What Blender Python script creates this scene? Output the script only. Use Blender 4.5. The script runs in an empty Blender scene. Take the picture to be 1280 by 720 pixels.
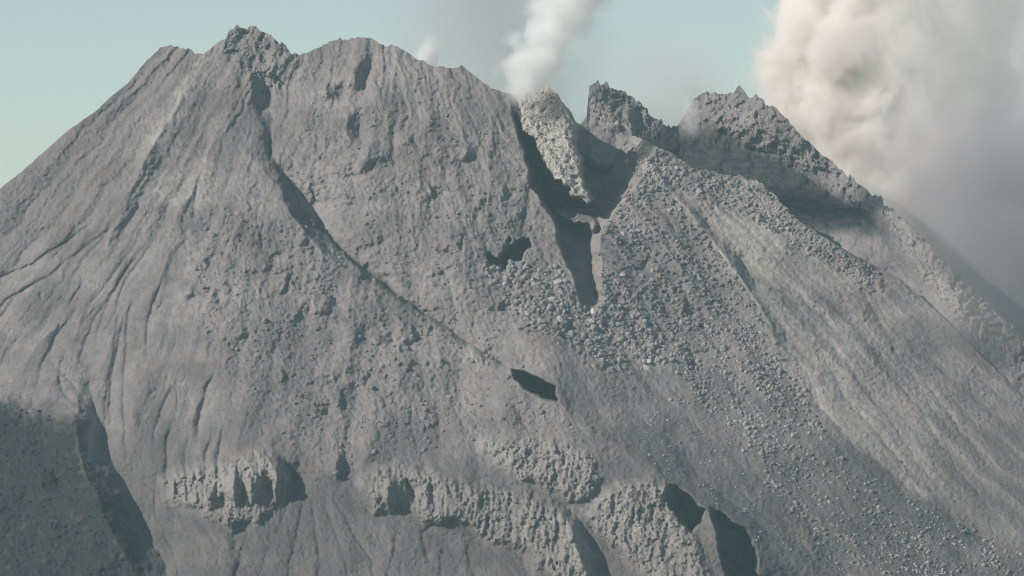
import bpy, math, random
import numpy as np

# ---------------------------------------------------------------- camera, sky, sun, exposure
sc = bpy.context.scene
F_PX = 6400.0            # focal length in photo pixels (1280 wide): a 180 mm telephoto on a 36 mm sensor
Y0 = 5000.0              # metres from the camera to the middle of the mountain face
PX = Y0 / F_PX           # metres covered by one photo pixel at that distance

cam_d = bpy.data.cameras.new('camera')
cam = bpy.data.objects.new('camera', cam_d)
sc.collection.objects.link(cam)
cam_d.sensor_width = 36.0
cam_d.lens = 36.0 * F_PX / 1280.0
cam_d.clip_start = 1.0
cam_d.clip_end = 60000.0
cam.location = (0, 0, 0)
cam.rotation_euler = (math.radians(90), 0, 0)
sc.camera = cam

SUN_EL = math.radians(36.0)
SUN_AZ = math.radians(77.0)          # measured from straight behind the camera towards the left
to_sun = np.array([-math.cos(SUN_EL) * math.sin(SUN_AZ), -math.cos(SUN_EL) * math.cos(SUN_AZ), math.sin(SUN_EL)])

world = bpy.data.worlds.new('World')
sc.world = world
world.use_nodes = True
wn, wl = world.node_tree.nodes, world.node_tree.links
wn.clear()
sky = wn.new('ShaderNodeTexSky')
sky.sky_type = 'NISHITA'
sky.sun_disc = False
sky.sun_elevation = SUN_EL
sky.sun_rotation = math.atan2(to_sun[0], to_sun[1])
sky.altitude = 2500.0
sky.air_density = 1.0
sky.dust_density = 1.0
sky.ozone_density = 1.0
tint = wn.new('ShaderNodeMix'); tint.data_type = 'RGBA'; tint.blend_type = 'MULTIPLY'
tint.inputs[0].default_value = 1.0
tint.inputs[7].default_value = (1.09, 0.99, 0.88, 1)     # this camera's white balance leans to green
bg = wn.new('ShaderNodeBackground')
bg.inputs['Strength'].default_value = 0.102
wo = wn.new('ShaderNodeOutputWorld')
wl.new(sky.outputs[0], tint.inputs[6]); wl.new(tint.outputs[2], bg.inputs['Color']); wl.new(bg.outputs[0], wo.inputs['Surface'])

sun_d = bpy.data.lights.new('sun', 'SUN')
sun_d.energy = 4.9
sun_d.angle = math.radians(0.5)
sun_d.color = (1.0, 0.935, 0.87)
sun = bpy.data.objects.new('sun', sun_d)
sc.collection.objects.link(sun)
from mathutils import Vector, Matrix
sun.rotation_euler = Vector(to_sun).to_track_quat('Z', 'Y').to_euler()

sc.view_settings.view_transform = 'Standard'
sc.view_settings.look = 'None'
sc.view_settings.exposure = 0.06
sc.view_settings.gamma = 1.0
sc.view_settings.use_curve_mapping = False
sc.render.engine = 'CYCLES'
sc.cycles.max_bounces = 12
sc.cycles.diffuse_bounces = 2
sc.cycles.volume_bounces = 10
sc.cycles.transparent_max_bounces = 8
sc.cycles.volume_max_steps = 256
sc.cycles.use_denoising = True
sc.cycles.pixel_filter_type = 'BLACKMAN_HARRIS'
sc.cycles.filter_width = 1.05
sc.cycles.volume_step_rate = 0.6

COL = sc.collection
random.seed(7)

# ---------------------------------------------------------------- noise in numpy
def _hash(ix, iy, seed):
    h = (ix.astype(np.int64) * 374761393 + iy.astype(np.int64) * 668265263 + seed * 974711) & 0xFFFFFFFF
    h = ((h ^ (h >> 13)) * 1274126177) & 0xFFFFFFFF
    h = ((h ^ (h >> 16)) * 2246822519) & 0xFFFFFFFF
    return (h ^ (h >> 15)) & 0xFFFFFFFF

def h01(ix, iy, seed):
    return (_hash(ix, iy, seed) & 0xFFFFFF).astype(np.float32) / 16777215.0

def pnoise(x, y, seed=0):
    x = np.asarray(x, np.float32); y = np.asarray(y, np.float32)
    fx = np.floor(x); fy = np.floor(y)
    ix = fx.astype(np.int64); iy = fy.astype(np.int64)
    dx = x - fx; dy = y - fy
    sx = dx * dx * dx * (dx * (dx * 6 - 15) + 10); sy = dy * dy * dy * (dy * (dy * 6 - 15) + 10)
    def g(ax, ay, ox, oy):
        a = h01(ax, ay, seed) * (2 * np.pi)
        return np.cos(a) * ox + np.sin(a) * oy
    n00 = g(ix, iy, dx, dy); n10 = g(ix + 1, iy, dx - 1, dy)
    n01 = g(ix, iy + 1, dx, dy - 1); n11 = g(ix + 1, iy + 1, dx - 1, dy - 1)
    a = n00 + sx * (n10 - n00); b = n01 + sx * (n11 - n01)
    return (a + sy * (b - a)) * 1.5

def fbm(x, y, octaves=4, seed=0, gain=0.5):
    s = 0; a = 1.0; f = 1.0
    for k in range(octaves):
        s = s + a * pnoise(x * f, y * f, seed + 17 * k); a *= gain; f *= 2.03
    return s

def ridged(x, y, octaves=4, seed=0, gain=0.5):
    s = 0; a = 1.0; f = 1.0
    for k in range(octaves):
        n = 1 - np.abs(pnoise(x * f, y * f, seed + 31 * k)) * 1.6
        s = s + a * (n - 0.5); a *= gain; f *= 2.07
    return s

def facets(x, y, seed=0, tilt=1.0, step=0.6):
    """broken-rock relief: Voronoi cells, each a tilted plane at its own height; also the cell's random number"""
    ix = np.floor(x).astype(np.int64); iy = np.floor(y).astype(np.int64)
    best = np.full(x.shape, 9.0, np.float32); out = np.zeros(x.shape, np.float32); rnd = np.zeros(x.shape, np.float32)
    sec = np.full(x.shape, 9.0, np.float32)
    for oy in (-1, 0, 1):
        for ox in (-1, 0, 1):
            cx = ix + ox; cy = iy + oy
            px = cx + 0.15 + 0.7 * h01(cx, cy, seed); py = cy + 0.15 + 0.7 * h01(cx, cy, seed + 1)
            dx = x - px; dy = y - py
            d2 = dx * dx + dy * dy
            m = d2 < best
            sec = np.where(m, best, np.minimum(sec, d2))
            a = h01(cx, cy, seed + 2) * (2 * np.pi); r = h01(cx, cy, seed + 3)
            val = step * (h01(cx, cy, seed + 4) - 0.5) + tilt * r * (np.cos(a) * dx + np.sin(a) * dy)
            out = np.where(m, val, out); rnd = np.where(m, r, rnd); best = np.where(m, d2, best)
    edge = np.sqrt(sec) - np.sqrt(best)
    return out.astype(np.float32), edge, rnd

def smooth(x):
    x = np.clip(x, 0, 1); return x * x * (3 - 2 * x)

# ---------------------------------------------------------------- tracing tools: photo pixel coordinates (u right, v down)
class Face:
    """one sheet of mountainside on a (column, row) grid that follows its own skyline; d is depth in pixels, + is farther"""
    def __init__(self, us, sil, vb, rows, power=1.0):
        self.us = us; self.sil = sil
        t = np.linspace(0, 1, rows) ** power
        self.t = t; self.power = power; self.vb = vb; self.rows = rows
        self.U = np.repeat(us[None, :], rows, 0).astype(np.float32)
        self.V = (sil[None, :] + (vb - sil[None, :]) * t[:, None]).astype(np.float32)
        U, V = self.U, self.V
        self.Uw = U + 7 * fbm(U / 60, V / 60, 3, 901) + 3 * fbm(U / 14, V / 14, 2, 905)
        self.Vw = V + 7 * fbm(U / 60, V / 60, 3, 911) + 3 * fbm(U / 14, V / 14, 2, 915)
        self.d = np.zeros_like(U)
        self.attr = {k: np.zeros_like(U) for k in ('pale', 'dark', 'rust')}

    def poly(self, pts, soft=6.0, warp=1.0):
        """soft mask of a polygon, 1 inside"""
        U = self.U + (self.Uw - self.U) * warp; V = self.V + (self.Vw - self.V) * warp
        P = np.array(pts, np.float32)
        m = (U > P[:, 0].min() - 30 - soft) & (U < P[:, 0].max() + 30 + soft) & (V > P[:, 1].min() - 30 - soft) & (V < P[:, 1].max() + 30 + soft)
        out = np.zeros_like(self.U)
        if not m.any(): return out
        u = U[m]; v = V[m]
        ins = np.zeros(u.shape, bool); dist = np.full(u.shape, 1e9, np.float32)
        n = len(P)
        for i in range(n):
            ax, ay = P[i]; bx, by = P[(i + 1) % n]
            c = ((ay > v) != (by > v)) & (u < (bx - ax) * (v - ay) / (by - ay + 1e-9) + ax)
            ins ^= c
            ex, ey = bx - ax, by - ay
            tt = np.clip(((u - ax) * ex + (v - ay) * ey) / (ex * ex + ey * ey + 1e-9), 0, 1)
            dist = np.minimum(dist, np.hypot(u - ax - tt * ex, v - ay - tt * ey))
        sd = np.where(ins, dist, -dist)
        out[m] = smooth(0.5 + sd / (2 * soft))
        return out

    def line(self, pts, reach=80.0, warp=0.6):
        """signed distance to a polyline (+ on its right-hand side in the picture for a line drawn downwards) and place along it 0..1"""
        U = self.U + (self.Uw - self.U) * warp; V = self.V + (self.Vw - self.V) * warp
        P = np.array(pts, np.float32)
        m = (U > P[:, 0].min() - reach) & (U < P[:, 0].max() + reach) & (V > P[:, 1].min() - reach) & (V < P[:, 1].max() + reach)
        S = np.full(self.U.shape, 1e6, np.float32); T = np.zeros_like(self.U)
        if not m.any(): return S, T
        u = U[m]; v = V[m]
        seg = np.hypot(*(P[1:] - P[:-1]).T); cum = np.concatenate([[0], np.cumsum(seg)]); L = cum[-1]
        best = np.full(u.shape, 1e9, np.float32); sg = np.ones(u.shape, np.float32); tl = np.zeros(u.shape, np.float32)
        for i in range(len(P) - 1):
            ax, ay = P[i]; ex, ey = P[i + 1] - P[i]
            tt = np.clip(((u - ax) * ex + (v - ay) * ey) / (ex * ex + ey * ey), 0, 1)
            rx = u - ax - tt * ex; ry = v - ay - tt * ey
            dd = np.hypot(rx, ry); k = dd < best
            best = np.where(k, dd, best)
            sg = np.where(k, np.where(rx * ey - ry * ex > 0, 1.0, -1.0), sg)
            tl = np.where(k, (cum[i] + tt * seg[i]) / L, tl)
        S[m] = best * sg; T[m] = tl
        return S, T

    def crest(self, pts, A, wl, wr, taper=0.25, warp=0.6):
        S, T = self.line(pts, 5 * max(wl, wr), warp)
        w = smooth(T / taper) * smooth((1 - T) / taper)
        prof = np.where(S < 0, np.exp(np.maximum(S, -1e3) / wl), np.exp(-np.minimum(S, 1e3) / wr))
        self.d -= A * w * prof
    def gully(self, pts, A, wl, wr, taper=0.2, warp=0.6):
        self.crest(pts, -A, wl, wr, taper, warp)

    def scarp(self, rows, k=2.1, Ll=2.5, Lr=2.5, cl=1.0, cr=1.0, warp=0.5):
        """a bank that faces right, too steep for the morning sun: rows are (v, u_left, u_right)"""
        R = np.array(rows, np.float32)
        U = self.U + (self.Uw - self.U) * warp; V = self.V + (self.Vw - self.V) * warp
        ul = np.interp(V, R[:, 0], R[:, 1]); ur = np.interp(V, R[:, 0], R[:, 2])
        w = np.maximum(ur - ul, 0.0)
        H = R[-1, 0] - R[0, 0]; pad = 0.45 * H
        w = np.maximum(w, 1e-3)
        s = U - ul
        A = np.minimum(k * w, 1.15 * H) * smooth((V - R[0, 0]) / pad) * smooth((R[-1, 0] - V) / pad)
        a, b = -0.5 * cl * A, 0.5 * cr * A
        mid = a + (b - a) * np.clip(s / w, 0, 1)
        prof = np.where(s < 0, a * np.exp(np.maximum(s, -1e4) / (Ll * w)), np.where(s > w, b * np.exp(-np.maximum(s - w, 0) / (Lr * w)), mid))
        self.d += prof

    def pit(self, poly, lip, k=1.4, ku=0.7, soft=2.5, warp=0.5, cap=170):
        """a hollow with a sheer back wall under an upper lip and a bench at its foot, deep enough to hold the morning shadow"""
        m = self.poly(poly, soft, warp)
        L = np.array(lip, np.float32)
        V = self.V + (self.Vw - self.V) * warp; U = self.U + (self.Uw - self.U) * warp
        p = k * np.maximum(V - np.interp(U, L[:, 0], L[:, 1]), 0) + ku * np.maximum(U - L[0, 0], 0)
        self.d += m * np.minimum(p, cap)

    def sample(self, u, v):
        """depth in metres of the finished face under photo pixel (u, v)"""
        i = np.interp(u, self.us, np.arange(len(self.us)))
        s = np.interp(u, self.us, self.sil)
        t = np.clip((v - s) / (self.vb - s), 0, 1) ** (1 / self.power) * (self.rows - 1)
        i0 = np.clip(i.astype(int), 0, len(self.us) - 2); r0 = np.clip(t.astype(int), 0, self.rows - 2)
        fi = i - i0; fr = t - r0
        d = self.d
        val = (d[r0, i0] * (1 - fi) + d[r0, i0 + 1] * fi) * (1 - fr) + (d[r0 + 1, i0] * (1 - fi) + d[r0 + 1, i0 + 1] * fi) * fr
        return Y0 + PX * val

def to_world(u, v, y):
    return np.stack([(u - 640.0) / F_PX * y, y, (360.0 - v) / F_PX * y], -1)

def columns(a, b, step, far=420, grow=1.12):
    us = list(np.arange(a, b + 0.01, step)); s = step; x = us[-1]
    while x < b + far: s *= grow; x += s; us.append(x)
    s = step; x = us[0]; left = []
    while x > a - far: s *= grow; x -= s; left.append(x)
    return np.array(left[::-1] + us, np.float32)

def skyline(us, pts, crags=()):
    P = np.array(pts, np.float32)
    s = np.interp(us, P[:, 0], P[:, 1]).astype(np.float32)
    z = us * 0
    n = 1.3 * fbm(us / 11, z + 3.3, 3, 77) 
    s = s + n * 0.9
    for a, b, amp, cell in crags:
        m = smooth((us - a) / 8) * smooth((b - us) / 8)
        f, e, r = facets(us / cell + 0.5 * pnoise(us / 30, z + 2.2, 87), z + 5.5, 88, 2.0, 1.9)
        s = s + amp * m * (f + 0.8 * fbm(us / (cell * .5), z + 9.1, 2, 99))
    return s

# ---------------------------------------------------------------- materials
def mat_new(name):
    m = bpy.data.materials.new(name); m.use_nodes = True
    n = m.node_tree.nodes; n.clear()
    return m, n, m.node_tree.links

def rgb(n, c):
    r = n.new('ShaderNodeRGB'); r.outputs[0].default_value = (*c, 1); return r.outputs[0]

def mixc(n, l, fac, a, b, mode='MIX'):
    x = n.new('ShaderNodeMix'); x.data_type = 'RGBA'; x.blend_type = mode
    for sock, val in ((x.inputs[0], fac), (x.inputs[6], a), (x.inputs[7], b)):
        if isinstance(val, (int, float)): sock.default_value = val
        elif isinstance(val, tuple): sock.default_value = (*val, 1)
        else: l.new(val, sock)
    return x.outputs[2]

def noise_fac(n, l, vec, scale, detail=4, rough=0.6, lo=0.35, hi=0.65, dist=0.0):
    t = n.new('ShaderNodeTexNoise'); t.inputs['Scale'].default_value = scale
    t.inputs['Detail'].default_value = detail; t.inputs['Roughness'].default_value = rough; t.inputs['Distortion'].default_value = dist
    l.new(vec, t.inputs['Vector'])
    r = n.new('ShaderNodeMapRange'); r.inputs[1].default_value = lo; r.inputs[2].default_value = hi
    l.new(t.outputs['Fac'], r.inputs[0])
    return r.outputs[0], t.outputs['Fac']

def math_n(n, l, op, a, b=None, c=None):
    m = n.new('ShaderNodeMath'); m.operation = op
    for k, v in enumerate((a, b, c)):
        if v is None: continue
        if isinstance(v, (int, float)): m.inputs[k].default_value = v
        else: l.new(v, m.inputs[k])
    return m.outputs[0]

def rock_material(name, ash, ash2, pale, dark, rust, bump=1.0, attrs=True, vary=0.0):
    m, n, l = mat_new(name)
    out = n.new('ShaderNodeOutputMaterial'); b = n.new('ShaderNodeBsdfPrincipled')
    b.inputs['Roughness'].default_value = 0.95
    b.inputs['Specular IOR Level'].default_value = 0.12
    geo = n.new('ShaderNodeNewGeometry'); pos = geo.outputs['Position']
    f1, _ = noise_fac(n, l, pos, 0.012, 5, 0.6)
    f2, _ = noise_fac(n, l, pos, 0.11, 5, 0.65, 0.3, 0.7)
    f3, _ = noise_fac(n, l, pos, 0.42, 4, 0.75, 0.32, 0.68)
    c = mixc(n, l, f1, ash, ash2)
    if attrs:
        def at(k):
            a = n.new('ShaderNodeAttribute'); a.attribute_name = k; return a.outputs['Fac']
        pm = math_n(n, l, 'MULTIPLY', at('pale'), math_n(n, l, 'MULTIPLY_ADD', f2, 0.6, 0.55)); 
        c = mixc(n, l, pm, c, pale)
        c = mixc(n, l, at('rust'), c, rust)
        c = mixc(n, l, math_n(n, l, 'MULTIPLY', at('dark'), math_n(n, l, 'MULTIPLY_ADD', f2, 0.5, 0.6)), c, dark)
    if vary:
        oi = n.new('ShaderNodeObjectInfo')
        k = math_n(n, l, 'MULTIPLY_ADD', oi.outputs['Random'], vary, 1.0 - vary * 0.45)
        cc = n.new('ShaderNodeCombineColor')
        for i in range(3): l.new(k, cc.inputs[i])
        c = mixc(n, l, 1.0, c, cc.outputs[0], 'MULTIPLY')
    g = n.new('ShaderNodeMapRange'); g.inputs[3].default_value = 0.70; g.inputs[4].default_value = 1.26
    l.new(math_n(n, l, 'MULTIPLY_ADD', f3, 0.5, math_n(n, l, 'MULTIPLY', f2, 0.5)), g.inputs[0])
    cc = n.new('ShaderNodeCombineColor')
    for i in range(3): l.new(g.outputs[0], cc.inputs[i])
    c = mixc(n, l, 1.0, c, cc.outputs[0], 'MULTIPLY')
    l.new(c, b.inputs['Base Color'])
    if bump:
        bp = n.new('ShaderNodeBump'); bp.inputs['Strength'].default_value = 0.55 * bump; bp.inputs['Distance'].default_value = 1.6
        t = n.new('ShaderNodeTexNoise'); t.inputs['Scale'].default_value = 0.35; t.inputs['Detail'].default_value = 6; t.inputs['Roughness'].default_value = 0.7
        l.new(pos, t.inputs['Vector']); l.new(t.outputs['Fac'], bp.inputs['Height']); l.new(bp.outputs[0], b.inputs['Normal'])
    l.new(b.outputs[0], out.inputs['Surface'])
    return m

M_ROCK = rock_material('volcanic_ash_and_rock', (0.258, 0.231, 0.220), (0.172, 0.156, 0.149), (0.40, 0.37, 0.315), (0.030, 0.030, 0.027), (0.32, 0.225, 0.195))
M_BOULDER = rock_material('boulder_rock', (0.37, 0.342, 0.322), (0.225, 0.208, 0.198), None, None, None, 1.0, False, 0.7)

def mesh_grid(name, P, quads, attrs, mat, smooth_shade=True):
    """a mesh from grid points and a face list, keeping only the points it uses"""
    used = np.unique(quads)
    remap = np.full(len(P), -1, np.int64); remap[used] = np.arange(len(used))
    q = remap[quads].astype(np.int32)
    me = bpy.data.meshes.new(name)
    me.vertices.add(len(used)); me.vertices.foreach_set('co', P[used].astype(np.float32).ravel())
    me.loops.add(q.size); me.loops.foreach_set('vertex_index', q.ravel())
    me.polygons.add(len(q)); me.polygons.foreach_set('loop_start', np.arange(0, q.size, 4, dtype=np.int32))
    try: me.polygons.foreach_set('loop_total', np.full(len(q), 4, np.int32))
    except Exception: pass
    for k, a in attrs.items():
        at = me.attributes.new(k, 'FLOAT', 'POINT'); at.data.foreach_set('value', a[used].astype(np.float32))
    me.update(calc_edges=True)
    if smooth_shade: me.polygons.foreach_set('use_smooth', np.ones(len(q), bool))
    me.materials.append(mat)
    o = bpy.data.objects.new(name, me); COL.objects.link(o)
    return o

def tag(o, label=None, cat=None, group=None, kind=None):
    if label: o['label'] = label
    if cat: o['category'] = cat
    if group: o['group'] = group
    if kind: o['kind'] = kind
    return o

# ---------------------------------------------------------------- the front face of the mountain
SIL = [(-480, 640), (-80, 305), (-40, 270), (0, 236), (40, 203), (80, 167), (120, 138), (160, 103), (185, 74), (200, 60), (212, 57), (222, 59),
       (235, 60), (247, 66), (254, 68), (262, 62), (272, 53), (282, 48), (287, 36), (297, 31), (303, 34), (311, 33), (318, 31),
       (330, 38), (340, 45), (352, 56), (365, 65), (374, 69), (390, 63), (405, 56), (420, 51), (424, 46), (428, 50), (445, 47), (460, 47),
       (475, 53), (483, 57), (494, 56), (505, 64), (520, 73), (535, 79), (548, 84), (565, 83), (578, 83), (590, 92), (605, 103),
       (620, 112), (640, 119), (655, 116), (672, 111), (684, 107), (692, 112), (700, 122), (710, 135), (720, 152), (745, 168), (765, 170), (776, 165),
       (795, 170), (815, 182), (840, 190), (850, 200), (868, 213), (880, 214), (900, 217), (920, 221), (940, 224), (958, 235), (972, 247),
       (985, 262), (998, 274), (1010, 283), (1030, 297), (1050, 309), (1075, 322), (1100, 335), (1130, 352), (1180, 398), (1230, 447),
       (1300, 515), (1400, 600), (1800, 800)]
us = columns(-40, 1320, 1.25)
A = Face(us, skyline(us, SIL, [(195, 250, 1.7, 9), (282, 375, 2.2, 12), (400, 450, 1.6, 7), (450, 520, 1.3, 11), (520, 620, 1.2, 14), (640, 720, 2.4, 8), (770, 1010, 2.0, 9)]), 775.0, 590)
U, V, Uw, Vw = A.U, A.V, A.Uw, A.Vw

# the broad shape: a cone of loose ash at its angle of rest, turning away on both sides
A.d += -(V - 360) * 1.30
A.d += 0.13 * np.maximum(0, 285 - U)
ravine = np.interp(V, [0, 200, 380, 470, 560, 640, 720, 800], [330, 340, 515, 650, 790, 890, 960, 1030])   # the long ravine from the summit to the lower right
A.d += 0.22 * np.maximum(0, U - np.maximum(ravine, 700)) - 0.05 * np.maximum(0, U - 1000)
A.d += -26 * np.exp(-((U - 545) / 150) ** 2) * smooth((430 - V) / 200)          # the bulging middle face
flow = (Uw - 450) / (V + 200)                                                  # lines of steepest descent fan out from here
A.d += 10 * fbm(U / 190, V / 190, 3, 5) + 5 * fbm(flow * 14, V / 260, 3, 9)

# left flank and summit
A.crest([(252, 66), (228, 120), (200, 165), (178, 205), (150, 270), (120, 340)], 14, 60, 16)
A.crest([(300, 60), (288, 110), (287, 165), (330, 215), (392, 292), (470, 350)], 15, 90, 34, 0.2)
A.gully([(322, 85), (336, 150), (339, 200), (352, 222), (390, 272), (432, 318), (475, 350), (520, 382)], 13, 12, 40, 0.12)
A.gully([(339, 195), (360, 228), (388, 268), (436, 322), (512, 378), (580, 425), (640, 462)], 20, 3.0, 16, 0.06, 0.4)
A.gully([(318, 110), (330, 150), (337, 195)], 6, 3, 9, 0.2)
A.gully([(334, 100), (338, 150), (342, 205)], 4, 3, 7, 0.2)
A.scarp([(185, 334, 340), (225, 347, 362), (255, 359, 388), (280, 375, 397), (310, 396, 410), (350, 440, 446)], 2.0, 2.5, 1.6)
A.scarp([(50, 452, 466), (85, 447, 463), (115, 442, 455), (140, 440, 450)], 1.5, 1.8, 1.8)
A.scarp([(100, 408, 420), (115, 410, 426), (130, 412, 424)], 1.7)
A.scarp([(130, 432, 446), (160, 431, 446), (190, 436, 448)], 1.6, 2, 2)
A.scarp([(195, 452, 466), (210, 450, 464), (222, 452, 462)], 1.7)
A.scarp([(78, 318, 330), (100, 312, 330), (140, 322, 334)], 1.5, 2, 2)
for k, (a, b) in enumerate([((195, 175), (176, 220)), ((300, 66), (292, 120)), ((350, 60), (338, 120)), ((500, 60), (470, 260)), ((545, 85), (520, 300)), ((585, 95), (570, 280)), ((620, 115), (610, 300)), ((480, 60), (455, 240))]):
    A.crest([a, ((a[0] + b[0]) / 2 - 3, (a[1] + b[1]) / 2), b], 7, 20, 10, 0.3)

# rills on the left ash slope, drawn down the fall line
rills = [[(208, 268), (185, 300), (160, 335), (135, 378)], [(196, 275), (168, 320), (150, 350), (118, 400)], [(203, 285), (178, 320), (158, 350)], [(186, 278), (160, 318), (135, 350), (112, 382)],
         [(160, 270), (130, 292), (100, 312), (60, 345), (10, 375)], [(135, 262), (85, 300), (40, 330), (0, 345)], [(120, 335), (95, 365), (75, 400)], [(245, 232), (236, 262), (230, 275)],
         [(262, 190), (248, 225)], [(90, 425), (78, 450)], [(70, 455), (78, 490), (95, 505)], [(160, 375), (150, 420), (140, 470)], [(165, 355), (147, 400), (143, 440), (132, 500)],
         [(175, 345), (160, 400), (155, 470)], [(215, 520), (208, 555)], [(240, 540), (232, 562)], [(268, 525), (258, 570)], [(280, 520), (272, 570)], [(200, 575), (194, 605)],
         [(225, 470), (205, 505)], [(270, 455), (255, 490)], [(105, 370), (70, 420)], [(60, 340), (20, 372)], [(205, 340), (190, 378)]]
for k, r in enumerate(rills):
    (a0, b0), (a1, b1) = r[-2], r[-1]
    r = r + [(a1 + 0.7 * (a1 - a0) + 4, b1 + 0.9 * (b1 - b0)), (a1 + 1.2 * (a1 - a0) + 10, b1 + 1.9 * (b1 - b0))]
    A.gully(r, 3.2 + 1.1 * (k % 3), 2.4, 7, 0.3, 0.3)

# lower left: a dark spur, a ravine in its shade and the lit lip beyond
A.scarp([(410, 96, 106), (495, 98, 114), (530, 92, 126), (560, 100, 134), (600, 112, 150), (640, 128, 172), (680, 148, 190), (740, 180, 225), (800, 200, 250)], 2.3, 4.0, 1.3, 1.0, 0.7)
A.gully([(60, 440), (85, 475), (108, 505)], 5, 6, 10)
A.scarp([(575, 48, 58), (600, 52, 72), (625, 62, 76)], 1.5)

# middle of the face: blocky ground, small scars
A.pit([(657, 296), (661, 312), (650, 326), (628, 336), (610, 340), (614, 328), (634, 314)], [(600, 322), (625, 314), (645, 304), (665, 296)], 1.3, 0.9, 3.5, 1.9)
A.gully([(660, 225), (659, 265), (652, 300)], 5, 3, 6, 0.2)
A.pit([(639, 461), (655, 464), (676, 476), (692, 487), (697, 503), (684, 501), (662, 489), (643, 473)], [(636, 458), (656, 464), (690, 486), (700, 492)], 0.6, 2.6, 2.0, 0.45)
A.gully([(688, 500), (720, 522), (762, 545), (810, 570)], 6, 5, 26, 0.2)
A.crest([(600, 430), (650, 468), (720, 522), (800, 575), (880, 635), (935, 700), (980, 770)], 46, 150, 64, 0.18)
A.gully([(450, 430), (452, 470), (442, 520), (430, 570), (424, 620)], 9, 12, 16, 0.2)
A.scarp([(400, 446, 458), (425, 444, 455), (440, 446, 452)], 1.6)
A.scarp([(560, 420, 432), (590, 418, 432), (610, 424, 430)], 1.6)
A.gully([(510, 500), (514, 540), (530, 575)], 4, 3, 6); A.gully([(542, 500), (550, 540), (556, 560)], 4, 3, 6)
A.crest([(540, 400), (500, 470), (470, 540), (455, 585)], 8, 34, 26)

for u0, v0, w0, h0 in [(478, 425, 13, 26), (500, 432, 12, 22), (598, 440, 12, 22), (520, 418, 10, 18), (415, 378, 10, 24), (326, 322, 12, 20), (242, 366, 12, 18), (262, 372, 9, 20), (350, 352, 8, 22), (372, 392, 9, 18), (300, 420, 9, 16), (410, 470, 10, 22), (352, 470, 9, 18), (395, 515, 10, 22), (430, 500, 9, 24), (470, 500, 8, 22), (560, 300, 10, 20), (598, 262, 9, 20), (540, 240, 10, 22), (580, 190, 11, 24), (520, 180, 9, 22), (470, 300, 9, 24), (448, 345, 9, 20), (630, 240, 10, 26), (545, 345, 8, 20), (375, 300, 9, 16), (455, 470, 8, 20), (620, 380, 10, 20), (700, 400, 12, 22), (800, 330, 9, 18), (860, 380, 9, 20), (820, 440, 9, 18)]:
    A.scarp([(v0 - h0 * .7, u0 - 2, u0 + 1), (v0 - 2, u0, u0 + w0), (v0 + h0 * .3, u0 - 1, u0 + w0 * .8), (v0 + h0 * .7, u0 - 3, u0)], 1.25, 1.8, 1.6, 1, 1, 1.5)

# the breach through the rim with the dome standing in it
hump = np.interp(V, [60, 119, 150, 170, 198, 233, 246, 277, 305, 324, 341, 379, 395], [640, 637, 642, 647, 654, 660, 674, 690, 697, 706, 716, 723, 732])       # edge of the face that shades it
wallr = np.interp(V, [60, 150, 175, 205, 235, 262, 300, 340, 376, 395], [790, 782, 778, 770, 760, 748, 738, 743, 745, 740])
hu = hump + 0.5 * (U - Uw); wr_ = wallr + 0.6 * (U - Uw)
wid = np.maximum(wr_ - hu, 0.1)
s = U - hu
deep = 2.15 * np.clip(wid, 0, 88) * smooth((398 - V) / 30)
prof = np.clip(s / np.maximum(3.5, 0.10 * wid), 0, 1) * np.where(s < 0.90 * wid, 1.0, np.clip(1 - (s / wid - 0.90) / 0.45, 0, 1))
A.d += deep * prof
dome = A.poly([(630, 95), (692, 88), (708, 128), (717, 150), (722, 186), (731, 205), (729, 222), (736, 250), (729, 257), (716, 244), (704, 227), (692, 223), (683, 205), (675, 194), (667, 177), (655, 162), (640, 140)], 3.5)
lit = 16 - 0.45 * np.maximum(s, 0)
A.d = A.d * (1 - dome) + dome * np.minimum(A.d, A.d - deep * prof + lit)
A.crest([(692, 105), (704, 150), (714, 190), (732, 240)], 12, 26, 9)
tongue = A.poly([(692, 262), (722, 263), (748, 282), (744, 292), (724, 282), (694, 274)], 4, 0.8)
A.d -= tongue * 70

# the right-hand fan: levee, cut channel, ledges
A.crest([(800, 178), (838, 240), (900, 312), (942, 372), (990, 450)], 12, 60, 9, 0.2)
A.scarp([(300, 903, 908), (315, 906, 918), (335, 914, 930), (355, 930, 944), (372, 944, 952)], 2.0, 2, 2)
A.gully([(812, 185), (842, 235), (880, 280), (905, 312)], 5, 5, 14)
A.gully([(945, 372), (985, 430), (1030, 510), (1080, 570), (1180, 640), (1290, 720)], 6, 8, 24, 0.2)
for k, r in enumerate([[(1010, 420), (1060, 500), (1110, 560), (1165, 620)], [(1040, 430), (1100, 510), (1150, 580), (1190, 630)], [(1080, 420), (1140, 500), (1200, 590), (1260, 660)], [(1000, 470), (1050, 540), (1120, 600)], [(1130, 440), (1190, 520), (1250, 610)], [(1060, 340), (1110, 420), (1160, 500)]]):
    A.gully(r, 5, 6, 16, 0.3)
A.gully([(760, 430), (830, 500), (900, 560), (1000, 640), (1080, 720)], 6, 14, 30, 0.2)
A.scarp([(425, 846, 852), (440, 848, 862), (455, 856, 866), (470, 862, 868)], 1.7)
A.crest([(1010, 285), (1060, 325), (1110, 370), (1180, 440)], 10, 40, 12)
A.scarp([(285, 1012, 1026), (305, 1040, 1058), (325, 1075, 1092), (345, 1098, 1112)], 1.7, 1.5, 1.5)

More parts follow.
